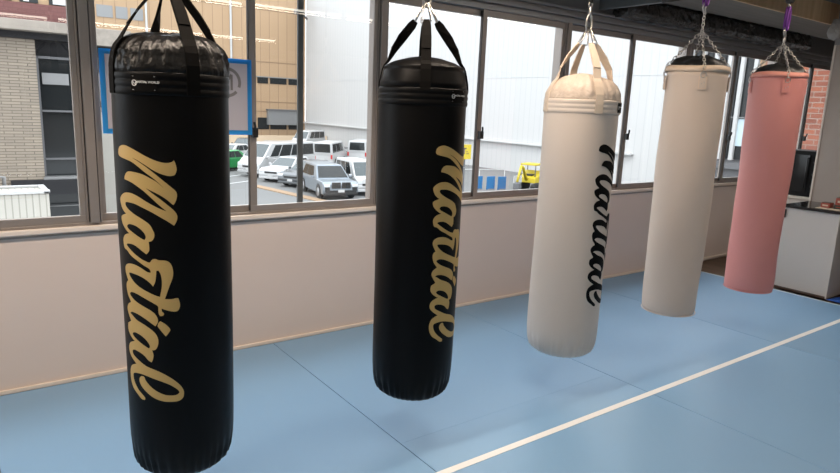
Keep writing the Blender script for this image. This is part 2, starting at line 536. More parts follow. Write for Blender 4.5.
# ============================================================ PUNCH BAGS
MARTIAL=[[(-0.1115,0.4376),(-0.1027,0.4516),(-0.0819,0.4589),(-0.0602,0.4558),(-0.0308,0.4449),(0.0002,0.4304),(0.0283,0.418),(0.0517,0.4102),(0.0713,0.4069),(0.0859,0.4082),(0.0942,0.4118),(0.0982,0.4163),(0.1022,0.4084),(0.105,0.3962),(0.1063,0.3857),(0.1033,0.3745),(0.0975,0.3665),(0.0827,0.364),(0.0665,0.3672),(0.0502,0.3727),(0.0302,0.3824),(0.0059,0.3969),(-0.0203,0.411),(-0.0434,0.4199),(-0.0052,0.3998),(0.0299,0.3755),(0.0625,0.3486),(0.0943,0.3208),(0.1025,0.3106),(0.1044,0.2982),(0.1013,0.284),(0.0942,0.2699),(0.0892,0.2692),(0.0733,0.2841),(0.0506,0.2997),(0.0271,0.3112),(0.0041,0.3213),(0.0268,0.3041),(0.0501,0.2873),(0.0727,0.2682),(0.0919,0.2503),(0.1022,0.2339),(0.1024,0.2195),(0.0969,0.2052),(0.0917,0.1974),(0.0707,0.2127),(0.0444,0.2285),(0.0205,0.2418),(-0.0088,0.2543),(-0.042,0.2658),(-0.0749,0.2685),(-0.0841,0.266),(-0.0849,0.2576),(-0.0712,0.2448),(-0.0443,0.2298),(-0.0148,0.2163),(0.0113,0.2002),(0.0215,0.1833),(0.0273,0.1691),(0.0256,0.1546),(0.0179,0.144),(0.0066,0.1397),(0.008,0.1281),(0.0079,0.1117),(0.0029,0.1022),(-0.0032,0.0963),(-0.0207,0.1075),(-0.042,0.1198),(-0.0613,0.1254),(-0.0843,0.1243),(-0.0894,0.1187),(-0.0764,0.1096),(-0.0533,0.0945),(-0.0224,0.0779),(-0.0025,0.0706),(0.0082,0.0688),(0.0169,0.0793),(0.0279,0.0824),(0.0383,0.0784),(0.059,0.0776),(0.0723,0.0713),(0.0802,0.0582),(0.0838,0.0362),(0.0804,0.014),(0.0692,-0.0156),(0.0546,-0.0569),(0.0539,-0.0576),(0.0744,-0.0586),(0.0881,-0.0562),(0.0966,-0.056),(0.1011,-0.0734),(0.1006,-0.0886),(0.0934,-0.1014),(0.0797,-0.1033),(0.0593,-0.0981),(0.042,-0.0918),(0.0434,-0.102),(0.0495,-0.1095),(0.0463,-0.1172),(0.0374,-0.1192),(0.0323,-0.1118),(0.0311,-0.0966),(0.0299,-0.0834),(0.01,-0.0713),(-0.0171,-0.0588),(-0.0479,-0.0478),(-0.0714,-0.045),(-0.0839,-0.0505),(-0.0814,-0.0576),(-0.0597,-0.0726),(-0.0272,-0.0865),(0.0011,-0.0986),(0.0195,-0.1124),(0.028,-0.1291),(0.0274,-0.1425),(0.0194,-0.1564),(0.0065,-0.1477),(-0.0168,-0.1329),(-0.0477,-0.1202),(-0.0772,-0.1174),(-0.0872,-0.1242),(-0.078,-0.1275),(-0.0541,-0.142),(-0.0222,-0.1542),(0.0055,-0.1704),(0.0218,-0.1885),(0.0272,-0.2095),(0.0238,-0.2291),(0.0157,-0.242),(0.004,-0.2454),(0.0083,-0.2614),(0.0052,-0.2796),(-0.0001,-0.29),(-0.012,-0.2835),(-0.0263,-0.2691),(-0.0467,-0.2594),(-0.0703,-0.2554),(-0.0828,-0.2597),(-0.0835,-0.2678),(-0.075,-0.2778),(-0.044,-0.2947),(-0.0175,-0.3079),(0.0143,-0.3182),(0.0434,-0.3328),(0.071,-0.3533),(0.0913,-0.375),(0.1029,-0.3965),(0.1033,-0.4168),(0.0965,-0.43),(0.0823,-0.4365),(0.061,-0.4371),(0.0358,-0.4349),(0.0057,-0.4248),(-0.0226,-0.4065),(-0.0447,-0.3866),(-0.0537,-0.3685),(-0.0501,-0.3537),(-0.0399,-0.3475),(-0.0307,-0.3498),(-0.0247,-0.3627),(-0.0045,-0.3838),(0.0184,-0.3996),(0.044,-0.4107),(0.0689,-0.4133),(0.0831,-0.4104),(0.0897,-0.4029),(0.0837,-0.3923),(0.0632,-0.3749),(0.035,-0.3608),(0.0051,-0.3508),(-0.0236,-0.3426),(-0.0518,-0.34),(-0.0804,-0.3451),(-0.0865,-0.3569),(-0.08,-0.3793),(-0.0613,-0.4025),(-0.0417,-0.4182),(-0.0319,-0.4283),(-0.0333,-0.4367),(-0.0477,-0.4357),(-0.0681,-0.4205),(-0.092,-0.4031),(-0.1046,-0.3786),(-0.1074,-0.3511),(-0.0993,-0.3264),(-0.0842,-0.3141),(-0.0656,-0.3065),(-0.0795,-0.2969),(-0.0952,-0.2848),(-0.1074,-0.2684),(-0.1068,-0.2483),(-0.0938,-0.2329),(-0.0678,-0.2226),(-0.0793,-0.2174),(-0.0981,-0.2025),(-0.108,-0.1854),(-0.106,-0.1672),(-0.104,-0.1633),(-0.0865,-0.1531),(-0.0862,-0.1492),(-0.0983,-0.1307),(-0.1063,-0.1113),(-0.0983,-0.0939),(-0.0804,-0.0823),(-0.086,-0.0739),(-0.0982,-0.0573),(-0.1047,-0.032),(-0.1014,-0.016),(-0.0912,-0.0067),(-0.099,0.0069),(-0.1069,0.0261),(-0.1026,0.0439),(-0.0843,0.0541),(-0.056,0.0556),(-0.0283,0.0481),(-0.0042,0.0357),(0.0092,0.0331),(0.0094,0.0386),(0.0041,0.0475),(-0.0152,0.0569),(-0.0404,0.0707),(-0.0698,0.0851),(-0.0898,0.1005),(-0.1036,0.1052),(-0.1098,0.1208),(-0.1092,0.1395),(-0.0947,0.1548),(-0.0722,0.1617),(-0.0836,0.1675),(-0.0993,0.1798),(-0.1118,0.1945),(-0.1157,0.2117),(-0.1062,0.2204),(-0.0845,0.2277),(-0.0938,0.233),(-0.1072,0.2457),(-0.1152,0.2628),(-0.116,0.2772),(-0.102,0.2916),(-0.0811,0.3),(-0.0539,0.3003),(-0.0272,0.292),(0.0001,0.278),(0.0251,0.2652),(0.0521,0.2526),(0.0703,0.2461),(0.059,0.2556),(0.0393,0.2728),(0.0157,0.2948),(-0.0096,0.3145),(-0.0422,0.3331),(-0.0637,0.3408),(-0.0831,0.3449),(-0.0823,0.3538),(-0.0724,0.3677),(-0.0587,0.3728),(-0.0353,0.3717),(-0.0069,0.3667),(0.022,0.3542),(0.0422,0.3428),(0.0665,0.3217),(0.0358,0.3513),(0.0047,0.3725),(-0.0295,0.3965),(-0.0561,0.4086),(-0.1063,0.4205)],
[(-0.0786,0.1901),(-0.0669,0.1941),(-0.0421,0.1909),(-0.0209,0.1803),(-0.0074,0.167),(-0.003,0.1546),(-0.0086,0.1451),(-0.0267,0.1526),(-0.0534,0.166),(-0.0739,0.1761),(-0.0821,0.1841)],
[(0.0297,0.0416),(0.0368,0.0419),(0.0433,0.0291),(0.0466,0.0068),(0.0449,-0.0194),(0.0384,-0.0503),(0.0224,-0.0457),(0.0001,-0.0367),(-0.0281,-0.0247),(-0.0554,-0.0098),(-0.0787,0.0107),(-0.084,0.0211),(-0.0747,0.0235),(-0.0436,0.0201),(-0.0175,0.0121),(0.0056,-0.0025),(0.0163,-0.0149),(0.0244,0.0024),(0.0278,0.0211)],
[(-0.0775,-0.1954),(-0.0655,-0.19),(-0.0426,-0.1941),(-0.0207,-0.2062),(-0.0069,-0.2219),(-0.0034,-0.2332),(-0.0078,-0.2396),(-0.0264,-0.2304),(-0.0491,-0.2187),(-0.0695,-0.2073),(-0.0778,-0.1994)],
[(0.0269,-0.1536),(0.0311,-0.1419),(0.0367,-0.1371),(0.0539,-0.1492),(0.0672,-0.1659),(0.0633,-0.1782),(0.0523,-0.1923),(0.0405,-0.1762),(0.0285,-0.1593)]]

def pip(x, y, poly):
    c = False; n = len(poly); j = n-1
    for i in range(n):
        xi, yi = poly[i]; xj, yj = poly[j]
        if (yi > y) != (yj > y) and x < (xj-xi)*(y-yi)/(yj-yi)+xi: c = not c
        j = i
    return c
def smooth_poly(P):
    n = len(P); out = []
    corner = []
    for i in range(n):
        a = Vector(P[i])-Vector(P[i-1]); b = Vector(P[(i+1) % n])-Vector(P[i])
        corner.append(a.length > 0 and b.length > 0 and a.angle(b) > rad(62))
    for i in range(n):
        p0, p1, p2, p3 = [Vector(P[(i+k) % n]) for k in (-1, 0, 1, 2)]
        if corner[i]: p0 = p1-(p2-p1)*.4
        if corner[(i+1) % n]: p3 = p2+(p2-p1)*.4
        for t in (0, .34, .67):
            q = .5*((2*p1)+(p2-p0)*t+(2*p0-5*p1+4*p2-p3)*t*t+(3*p1-p0-3*p2+p3)*t**3)
            out.append((q.x, q.y))
    return out
LET = [smooth_poly(p) for p in MARTIAL]
def lettering_flat():
    vs = []; es = []
    for p in LET:
        b = len(vs); vs += [Vector(q) for q in p]
        es += [(b+i, b+(i+1) % len(p)) for i in range(len(p))]
    x = -.13
    while x < .13:
        y = -.46
        while y < .48:
            vs.append(Vector((x+.0007, y+.0003))); y += .012
        x += .009
    r = delaunay_2d_cdt(vs, es, [], 0, 1e-5)
    V, F = r[0], r[2]
    keep = []
    for f in F:
        c = sum((V[i] for i in f), Vector((0, 0)))/len(f)
        if pip(c.x, c.y, LET[0]) and not any(pip(c.x, c.y, h) for h in LET[1:4]) or pip(c.x, c.y, LET[4]):
            keep.append(tuple(f))
    used = sorted({i for f in keep for i in f}); mp = {k: i for i, k in enumerate(used)}
    return [tuple(V[i]) for i in used], [tuple(mp[i] for i in f) for f in keep]
LV, LF = lettering_flat()

def onbag(R, a0, zc, off=.0012):
    def f(x, y, z=0):
        a = a0+x/R
        return ((R+off+z)*cos(a), (R+off+z)*sin(a), zc+y)
    return f

def carabiner(parent, z, m, s=1.0):
    """snap hook: oval link with a gate and a swivel eye, hanging at z (its bottom)"""
    pts = []
    for k in range(24):
        a = 2*pi*k/24
        pts.append((.022*s*cos(a), 0, z+.05*s+.045*s*sin(a)))
    return MB().tube(pts, .0055*s, 8, True).build('snap_hook', m, parent)

def chain(p0, p1, name, m, parent, link=.030, r=.0026):
    p0, p1 = Vector(p0), Vector(p1); d = p1-p0; L = d.length; n = max(2, round(L/(link*.74)))
    t = d.normalized(); a = Vector((0, 0, 1)) if abs(t.z) < .9 else Vector((1, 0, 0))
    u = t.cross(a).normalized(); w = t.cross(u)
    mb = MB(); st = L/n
    for i in range(n):
        c = p0+t*st*(i+.5); s_ = u if i % 2 else w
        pts = []
        hl = st*.68; hw = .0085
        for k in range(12):
            q = 2*pi*k/12
            pts.append(c+t*hl*cos(q)+s_*hw*sin(q))
        mb.tube(pts, r, 5, True)
    return mb.build(name, m, parent)

def strap_bag(x, y, z0, R, zt, style, strap_a, text_a, text_z, label_a, lab, body_m, cover_m, web_m, ink_m, tilt=(0, 0, 0), seed=1, prof=None, apex=2.045, label_z=1.64, hang=2.625, twist=(0, 0, 0, 0)):
    """a punch bag closed with a gathered cover and carried by four webbing straps"""
    B = empty('punching_bag', (x, y, z0)); Z = lambda z: z-z0
    random.seed(seed)
    ph = [random.uniform(0, 6.28) for _ in range(6)]
    body = [(.02, 0), (R*.55, .002), (R*.80, .010), (R*.915, .030), (R*.965, .060), (R*.985, .095), (R*.995, .14)]
    zz = .2
    while zz < Z(zt):
        body.append((R, zz)); zz += .05
    body.append((R, Z(zt)))
    def wob(r, z, a, j):
        g = math.exp(-((z-.055)/.04)**2)*.012*(.5+.5*sin(a*34+2*sin(a*5+ph[0])))*(r > R*.5)
        s_ = .0022*sin(2*a+z*3+ph[1])+.0016*sin(3*a-z*5+ph[2])
        k = prof(z+z0) if prof else 1
        return (r*k-g+s_*(r > .1), z)
    MB().lathe(body, 144, wob).build('body', body_m, B)
    # cover
    n = 96
    def cw(r, z, a, j):
        k = (z-Z(zt))/.12
        w_ = .0055*sin(a*30+1.6*sin(3*a+ph[3]))+.004*sin(a*17+ph[4]+z*20)
        return (max(.001, r+w_*min(1, max(0, k*3))*(r > .03)), z+.006*sin(a*2+ph[5])*min(1, max(0, k)))
    if style == 'gathered':
        cp = [(R+.001, Z(zt)-.005), (R+.002, Z(zt)+.02), (R-.003, Z(zt)+.05), (R-.008, Z(zt)+.062), (R-.006, Z(zt)+.07), (R-.018, Z(zt)+.092),
              (R-.04, Z(zt)+.112), (R-.075, Z(zt)+.128), (R-.12, Z(zt)+.136), (.03, Z(zt)+.138), (.004, Z(zt)+.138)]
        if seed == 3:
            cp = [(R+.001, Z(zt)-.005), (R+.001, Z(zt)+.012), (R-.005, Z(zt)+.034), (R-.006, Z(zt)+.040), (R-.016, Z(zt)+.062), (R-.032, Z(zt)+.088),
                  (R-.055, Z(zt)+.108), (R-.085, Z(zt)+.124), (R-.13, Z(zt)+.135), (.03, Z(zt)+.138), (.004, Z(zt)+.138)]
    else:
        cp = [(R+.001, Z(zt)-.005), (R-.003, Z(zt)+.03), (R-.014, Z(zt)+.075), (R-.019, Z(zt)+.085), (R-.015, Z(zt)+.092), (R-.020, Z(zt)+.098),
              (R-.06, Z(zt)+.118), (R-.12, Z(zt)+.135), (.03, Z(zt)+.142), (.004, Z(zt)+.142)]
    MB().lathe(cp, n, cw if style == 'gathered' else None).build('top_cover', cover_m, B)
    # stitched band of three rolls
    bp_ = []
    bt, bb_ = Z(zt)+.004, Z(zt)-.068
    for k in range(25):
        z = bb_+(bt-bb_)*k/24
        bp_.append((R+.0035+.0022*abs(sin(pi*3*k/24)), z))
    MB().lathe([(R-.004, bb_)]+bp_+[(R-.004, bt)], 96).build('stitched_band', body_m, B)
    # straps
    ztop = apex-.075
    for q in range(4):
        a = rad(strap_a+90*q)
        rad_ = Vector((cos(a), sin(a), 0)); tan = Vector((-sin(a), cos(a), 0)); upv = Vector((0, 0, 1))
        pts = [(R+.005, zt-.066), (R+.005, zt-.02), (R+.0035-(.004 if seed == 3 else 0), zt+.03), (R-.003-(.014 if seed == 3 else 0), zt+.07), (R-.013-(.017 if seed == 3 else 0), zt+.092), (R-.028-(.018 if seed == 3 else 0), zt+.112), (R*.70, ztop*.3+zt*.7+.078), (R*.52, ztop*.6+zt*.4+.045), (.060, ztop-.018), (.047, ztop)]
        if style != 'gathered':
            pts = [(R+.004, zt-.005), (R+.001, zt+.03), (R-.010, zt+.08), (R-.018, zt+.100), (R-.034, zt+.116), (R*.70, ztop*.3+zt*.7+.078), (R*.52, ztop*.6+zt*.4+.045), (.060, ztop-.018), (.047, ztop)]
        P = [rad_*r+upv*(Z(z)) for r, z in pts]
        nn = []
        for i in range(len(P)):
            t = (P[min(i+1, len(P)-1)]-P[max(i-1, 0)]).normalized()
            nn.append(tan.cross(t))
        sds = []; nn2 = []
        for i in range(len(P)):
            t = (P[min(i+1, len(P)-1)]-P[max(i-1, 0)]).normalized()
            k = max(0, min(1, (P[i].z-Z(zt)-.10)/(ztop-zt-.14)))
            Rm = Matrix.Rotation(rad(twist[q])*k, 3, t)
            sds.append(Rm @ tan); nn2.append(Rm @ nn[i])
        nn = nn2
        ws = [.044]*(len(P)-2)+[.038, .026]
        st = MB().strip(P, nn, sds, ws, .004)
        # folded back end carrying the ring
        P2 = [p+n_*.004*s_ for p, n_, s_ in zip(P[-4:], nn[-4:], (1, 1, 1, 1))]
        st.strip(P2, nn[-4:], sds[-4:], [.040, .038, .033, .024], .003)
        so = st.build('strap', web_m, B)
        # triangular steel ring
        c = rad_*.048+upv*Z(ztop); tp = rad_*.010+upv*Z(apex)
        MB().tube([c-tan*.022, c+tan*.022, c+tan*.020+(tp-c)*.25, tp+tan*.005, tp-tan*.005, c-tan*.020+(tp-c)*.25], .0035, 6, True).build('ring', STEEL, so)
    carabiner(B, Z(apex)-.018, STEEL)
    MB().tube([(0, 0, Z(apex)+.07), (0, 0, Z(apex)+.115)], .008).tube([(.014*cos(k*pi/8), 0, Z(apex)+.125+.014*sin(k*pi/8)) for k in range(16)], .004, 6, True).build('swivel', STEEL, B)
    MB().tube([(0, 0, Z(apex)+.135), (0, 0, Z(hang)-.001)], .012).build('hanger_rod', RAILM, B)
    # lettering
    def f(px, py):
        a = rad(text_a)+px/R; zz_ = Z(text_z)+py
        r = wob(R, zz_, a, 0)[0]+.0016
        return (r*cos(a), r*sin(a), zz_)
    me = bpy.data.meshes.new('lettering'); me.from_pydata([f(*v) for v in LV], [], LF); me.materials.append(ink_m); me.update()
    o = bpy.data.objects.new('lettering', me); COL.objects.link(o); o.parent = B
    # woven label
    fl = onbag(R+.0075, rad(label_a), Z(label_z), 0)
    vs = []; fs = []
    for i in range(9):
        for hh in (-.026, .026):
            vs.append(fl(-.043+.086*i/8, hh)); 
    for i in range(8): fs.append((2*i, 2*i+2, 2*i+3, 2*i+1))
    lb = MB().add(vs, fs).build('woven_label', VBS if ink_m is GOLD else INK, B)
    fr = onbag(R+.0083, rad(label_a), Z(label_z), 0)
    text_mesh('MARTIAL WORLD', .0095, 0, 'label_text', WINK, lb, lambda px, py, pz: fr(px+.0125, py+.003), .0002)
    mk = MB()
    for k in range(18):
        a0, a1 = 2*pi*k/18, 2*pi*(k+1)/18
        mk.add([fr(-.031+.0095*cos(a0), .0095*sin(a0)), fr(-.031+.0095*cos(a1), .0095*sin(a1)), fr(-.031+.0075*cos(a1), .0075*sin(a1)), fr(-.031+.0075*cos(a0), .0075*sin(a0))], [(0, 1, 2, 3)])
    for (ax, ay, bx_, by_) in ((-.0045, -.004, -.0045, .005), (-.0045, .005, .0045, -.005), (.0045, -.005, .0045, .004)):
        d = .0009
        mk.add([fr(-.031+ax-d, -.001+ay), fr(-.031+ax+d, -.001+ay), fr(-.031+bx_+d, -.001+by_), fr(-.031+bx_-d, -.001+by_)], [(0, 1, 2, 3)])
    for hh in (-.021, .021):
        mk.add([fr(-.038, hh-.0004), fr(.038, hh-.0004), fr(.038, hh+.0004), fr(-.038, hh+.0004)], [(0, 1, 2, 3)])
    mk.build('label_emblem', WINK, lb)
    tag(B, lab, 'punching bag', 'row of hanging punching bags')
    B.rotation_euler = tilt
    return B

strap_bag(.630, 2.35, .215, .1895, 1.672, 'gathered', -84.5, -135, .98, -130, 'nearest black punching bag, broad gathered top, gold script at its left side', VB, VBC, VBS, GOLD, seed=1, apex=2.02, twist=(0, 15, 70, -15))
strap_bag(1.720, 2.35, .242, .1955, 1.678, 'flat', -124, -74, .985, -78, 'second black punching bag from the left, gold script curving round its right side', VB, VB, VBS, GOLD, seed=2, label_z=1.652, twist=(0, 75, 0, -75))
strap_bag(2.800, 2.35, .232, .2015, 1.672, 'gathered', -115, -76, .990, -66, 'cream punching bag with black script lettering and cream webbing straps', VW, VWC, CANV, INK, seed=3, label_z=1.64, twist=(0, 50, 25, -50))

def chain_bag(x, y, z0, R, rim, apex, lab, m, seed, tab_a, hem_m):
    """leather bag with hem, eyelet tabs and four chains"""
    B = empty('punching_bag', (x, y, z0)); Z = lambda z: z-z0
    random.seed(seed); ph = [random.uniform(0, 6.28) for _ in range(6)]
    body = [(.02, .004), (R*.6, .001), (R*.86, .003), (R*.93, .010), (R*.962, .03), (R*.97, .07)]
    zz = .12; top = Z(rim)-.03
    while zz < top:
        body.append((R*(.97+.055*(zz/top)), zz)); zz += .04
    body.append((R*1.03, top))
    def wob(r, z, a, j):
        s_ = .003*sin(2*a+z*4+ph[1])+.0022*sin(3*a-z*7+ph[2])+.0012*sin(5*a+z*15+ph[3])
        return (r+s_*(r > R*.7), z)
    MB().lathe(body, 96, wob).build('body', m, B)
    MB().tube([(R*.955*cos(k*pi/24), R*.955*sin(k*pi/24), .010) for k in range(48)], .0035, 6, True).build('bottom_seam', m, B)
    h = [(R*1.0, top-.001), (R*1.065, top-.008), (R*1.072, top+.008), (R*1.05, top+.026), (R*.99, top+.031), (R*.965, top+.024), (R*.96, top+.004)]
    MB().lathe(h, 72, lambda r, z, a, j: (r, z+.003*sin(3*a+ph[4]))).build('rim_hem', hem_m, B)
    MB().lathe([(R*.95, top-.01), (R*.93, top+.035), (R*.80, top+.068), (R*.5, top+.085), (.02, top+.09)], 48,
               lambda r, z, a, j: (r*(1+.03*sin(7*a+ph[5])), z+.010*sin(3*a+ph[0])+.006*sin(8*a))).build('filling_cover', BLACKP, B)
    for q in range(4):
        a = rad(tab_a+90*q)
        fl = onbag(R*1.03+.003, a, Z(rim)-.105, 0)
        def plate(hw, hz, t, o_):
            vs = []; fs = []
            for i in range(5):
                xx = -hw+2*hw*i/4
                for hh in (-hz, hz):
                    for tt in (0, t): vs.append(fl(xx, hh, tt+o_))
            for i in range(4):
                b = i*4
                fs += [(b+1, b+5, b+7, b+3), (b, b+4, b+5, b+1), (b+2, b+3, b+7, b+6)]
            fs += [(0, 1, 3, 2), (16, 18, 19, 17)]
            return MB().add(vs, fs)
        tb = plate(.030, .045, .004, 0).build('tab', m, B)
        plate(.022, .037, .0015, .004).build('tab_patch', hem_m, tb); plate(.018, .033, .0015, .0055).build('tab_centre', m, tb)
        for sx, sz in ((-.006, -.004), (.008, .004)):
            rv = MB(); c = fl(sx, sz-.004, .008)
            rv.lathe([(.003, -.002), (.003, .001), (.001, .002)], 10)
            rv.build('rivet', STEEL, tb, xf=Matrix.Translation(c) @ Matrix.Rotation(a, 4, 'Z') @ Matrix.Rotation(pi/2, 4, 'Y'))
        ra = Vector((cos(a), sin(a), 0)); ta = Vector((-sin(a), cos(a), 0)); c = ra*(R*1.03+.012)+Vector((0, 0, Z(rim)-.058))
        MB().tube([c+ta*.016*cos(k*pi/8)+Vector((0, 0, 1))*.018*sin(k*pi/8)+ra*.003*sin(k*pi/8) for k in range(16)], .003, 6, True).build('ring', STEEL, tb)
        chain(c+Vector((0, 0, .018)), ra*(R*1.0)+Vector((0, 0, Z(rim)+.012)), 'chain', STEEL, B)
        chain(ra*(R*1.0)+Vector((0, 0, Z(rim)+.008)), ra*.008+Vector((0, 0, Z(apex))), 'chain', STEEL, B)
    # swivel and hook up to the purple snap link
    MB().tube([(.014*cos(k*pi/8), 0, Z(apex)+.006+.014*sin(k*pi/8)) for k in range(16)], .004, 6, True).build('centre_ring', STEEL, B)
    if seed == 5:
        MB().lathe([(.004, Z(apex)+.016), (.009, Z(apex)+.022), (.010, Z(apex)+.045), (.005, Z(apex)+.055)], 12).build('swivel', STEEL, B)
        zb = Z(apex)+.055
    else:
        chain((0, 0, Z(apex)+.014), (0, 0, Z(apex)+.115), 'chain', STEEL, B)
        zb = Z(apex)+.110
    hk = MB()
    for s in (-1, 1):
        hk.tube([(s*.012, 0, zb+.070), (s*.014-.012, 0, zb+.035), (s*.010+.004, 0, zb+.004)], .0055, 8)
    hk.tube([(-.008, 0, zb+.004), (.014, 0, zb+.004)], .005, 8)
    hk.build('hook_gate', STEEL, B)
    lk = MB()
    for k in range(2):
        cz = zb+.13
        pts = [(.018*cos(2*pi*i/20), (k-.5)*.016, cz+.082*sin(2*pi*i/20)*(1 if abs(sin(2*pi*i/20)) < .9 else .97)) for i in range(20)]
        lk.tube(pts, .0085, 8, True)
    lk.build('snap_link', PURP, B)
    MB().tube([(.012*cos(k*pi/8), 0, zb+.222+.014*sin(k*pi/8)) for k in range(16)], .0045, 6, True).build('eye_ring', STEEL, B)
    MB().tube([(0, 0, zb+.225), (0, 0, Z(2.625)-.001)], .010).lathe([(.022, zb+.235), (.03, zb+.25), (.03, zb+.28), (.015, zb+.29)], 16).build('eye_bolt', RAILM, B)
    tag(B, lab, 'punching bag', 'row of hanging punching bags')
    return B
chain_bag(3.885, 2.35, .300, .1815, 1.925, 2.139, 'plain ivory leather punching bag hung on chains, between cream and pink bags', VW2, 4, -138, mat('ivory_hem', (.78, .60, .45), .5))
chain_bag(4.965, 2.35, .305, .1790, 1.955, 2.155, 'pink leather punching bag on chains with a purple snap link', VP, 5, -137, mat('pink_hem', (.80, .33, .26), .5))

# ============================================================ RIGHT-HAND CORNER
cn = empty('counter_cabinet', (6.46, 2.33, 0))
box('body', CABW, 0, .56, 0, .50, .0, .80, cn, .004)
box('side_panel', PARTE, -.004, 0, .0, .012, 0, .80, cn)
box('plinth', BROWNC, -.003, 0, 0, .50, 0, .022, cn)
box('handle', BLACKP, -.018, 0, .465, .49, .70, .78, cn, .003)
tag(cn, 'low grey counter cabinet with black top behind the pink bag', 'cabinet')
ct = MB().box(6.44, 7.03, 1.6, 2.84, .802, .826).build('countertop', BTOP, None, .004)
tag(ct, 'glossy black countertop on the grey cabinet, right edge', 'countertop')
bc = empty('side_cabinet', (6.62, 1.20, 0))
box('body', BROWNC, 0, .40, 0, .76, 0, .80, bc, .003); box('door', mat('brown_door', (.07, .045, .038), .5), -.016, 0, .02, .74, .04, .78, bc, .002)
tag(bc, 'dark brown cabinet under the countertop at the right edge', 'cabinet')
pt = MB().box(7.05, 7.15, 1.2, 2.85, -.02, ZC).build('partition', PART); struct(pt); pt.name = 'wall_partition'
pe = MB().box(7.04, 7.05, 2.835, 2.852, -.02, 2.36).build('edge_trim', PARTE, pt)
hd = MB().box(7.035, 7.05, 1.2, 2.848, 2.36, ZC).build('dark_panel', UPPERW, pt)
tr = MB().box(6.47, 6.72, 2.22, 2.555, .827, .836).build('serving_tray', TRAY, None, .003); tag(tr, 'flat beige tray on the black countertop', 'tray')
def packet(x, y, z_, w, h, m_, lab_, name='snack_packet', cat='packet'):
    pk = empty(name, (x, y, z_))
    MB().box(-.045, .045, -w, w, 0, h).build('carton', m_, pk, .006)
    MB().box(-.0465, -.044, -w*.6, w*.6, h*.35, h*.65).build('carton_label', TRAY if m_ is REDBX else REDBX, pk)
    MB().box(-.04, .04, -w*.9, w*.9, h, h+.004).build('carton_lid', BROWNC, pk, .002)
    tag(pk, lab_, cat)
packet(6.57, 2.495, .837, .040, .045, REDBX, 'low red brown packet at the left end of the beige tray')
packet(6.58, 2.375, .837, .055, .032, mat('dark_green_box', (.03, .04, .03), .5), 'flat dark green box on the beige tray under a packet', 'small_box', 'box')
packet(6.58, 2.370, .874, .050, .065, REDBX, 'taller red brown packet lying on the dark green box')
# oven on its stand
sh = empty('oven_stand', (7.50, 2.98, 0))
MB().box(0, .50, 0, .52, .775, .805).build('shelf_board', SHELFW, sh, .004)
box('cabinet_body', CABW, .02, .48, .02, .44, 0, .775, sh, .003)
tag(sh, 'cream topped cabinet standing between partition and window', 'cabinet')
ov = empty('oven', (7.56, 3.00, .806))
box('housing', OVENM, 0, .38, 0, .44, 0, .50, ov, .006)
box('oven_door', OVENG, -.012, 0, .11, .42, .05, .46, ov, .004)
MB().tube([(-.035, .125, .08), (-.035, .125, .43)], .007).build('door_handle', BLACKP, ov)
for z in (.12, .25, .38):
    k = MB().lathe([(.015, 0), (.015, .014), (.012, .018)], 16).build('knob', BLACKP, ov, xf=Matrix.Translation((-.001, .055, z)) @ Matrix.Rotation(-pi/2, 4, 'Y'))
tag(ov, 'black oven standing on the cream topped cabinet', 'oven')
# blue cloth on the floor at the right edge
vs = []; fs = []
for i in range(13):
    for j in range(13):
        u, v = i/12, j/12
        vs.append((6.42+.36*u, 2.02+.29*v-.05*u, .006+.035*(.5+.5*sin(7*u+5*v))*sin(pi*u)*sin(pi*v)))
for i in range(12):
    for j in range(12):
        a = i*13+j; fs.append((a, a+1, a+14, a+13))
bl = MB().add(vs, fs, True).build('cloth', BLUEC); tag(bl, 'royal blue cloth lying on the floor beside the counter', 'cloth')
md = bl.modifiers.new('s', 'SOLIDIFY'); md.thickness = .006; md.offset = 1

# ============================================================ NOTICE SHEET ON THE GLASS
ns = empty('notice_sheet', (1.075, 3.812, 1.405))
W2, H2 = .405, .42
MB().box(-W2, W2, -.001, .001, 0, H2).build('sheet', SHEET, ns)
t = .0135
for a in ((-W2+t, W2-t, -t, t), (-W2+t, W2-t, H2-t, H2+t), (-W2-t, -W2+t, -t, H2+t), (W2-t, W2+t, -t, H2+t)):
    MB().box(a[0], a[1], -.0025, -.0015, a[2], a[3]).build('tape_strip', BLUET, ns)
em = MB()
cx, cz = .265, .295
for (r0, r1, s0, s1) in ((.070, .088, -20, 318),):
    K = 40
    for k in range(K):
        a0 = rad(s0+(s1-s0)*k/K); a1 = rad(s0+(s1-s0)*(k+1)/K)
        em.add([(cx+r0*cos(a0), -.0018, cz+r0*sin(a0)), (cx+r1*cos(a0), -.0018, cz+r1*sin(a0)), (cx+r1*cos(a1), -.0018, cz+r1*sin(a1)), (cx+r0*cos(a1), -.0018, cz+r0*sin(a1))], [(0, 1, 2, 3)])
def bar(ax, ay, bx_, by_, w):
    d = Vector((bx_-ax, by_-ay)).normalized(); n_ = Vector((-d.y, d.x))*w/2
    em.add([(cx+ax+n_.x, -.0018, cz+ay+n_.y), (cx+bx_+n_.x, -.0018, cz+by_+n_.y), (cx+bx_-n_.x, -.0018, cz+by_-n_.y), (cx+ax-n_.x, -.0018, cz+ay-n_.y)], [(0, 1, 2, 3)])
bar(-.030, -.045, -.030, .045, .014); bar(.030, -.045, .030, .045, .014); bar(.030, .045, -.030, -.045, .016)
em.build('emblem', GREYI, ns)
tag(ns, 'frosted sheet framed with blue tape on the window behind the nearest bag', 'notice')

# ============================================================ OUTSIDE
G = -3.4
struct(box('ground', TARM, -60, 120, 4.3, 160, G-.2, G)).__setitem__('label', 'grey asphalt car park outside the windows')
bpy.data.objects['ground']['category'] = 'ground'
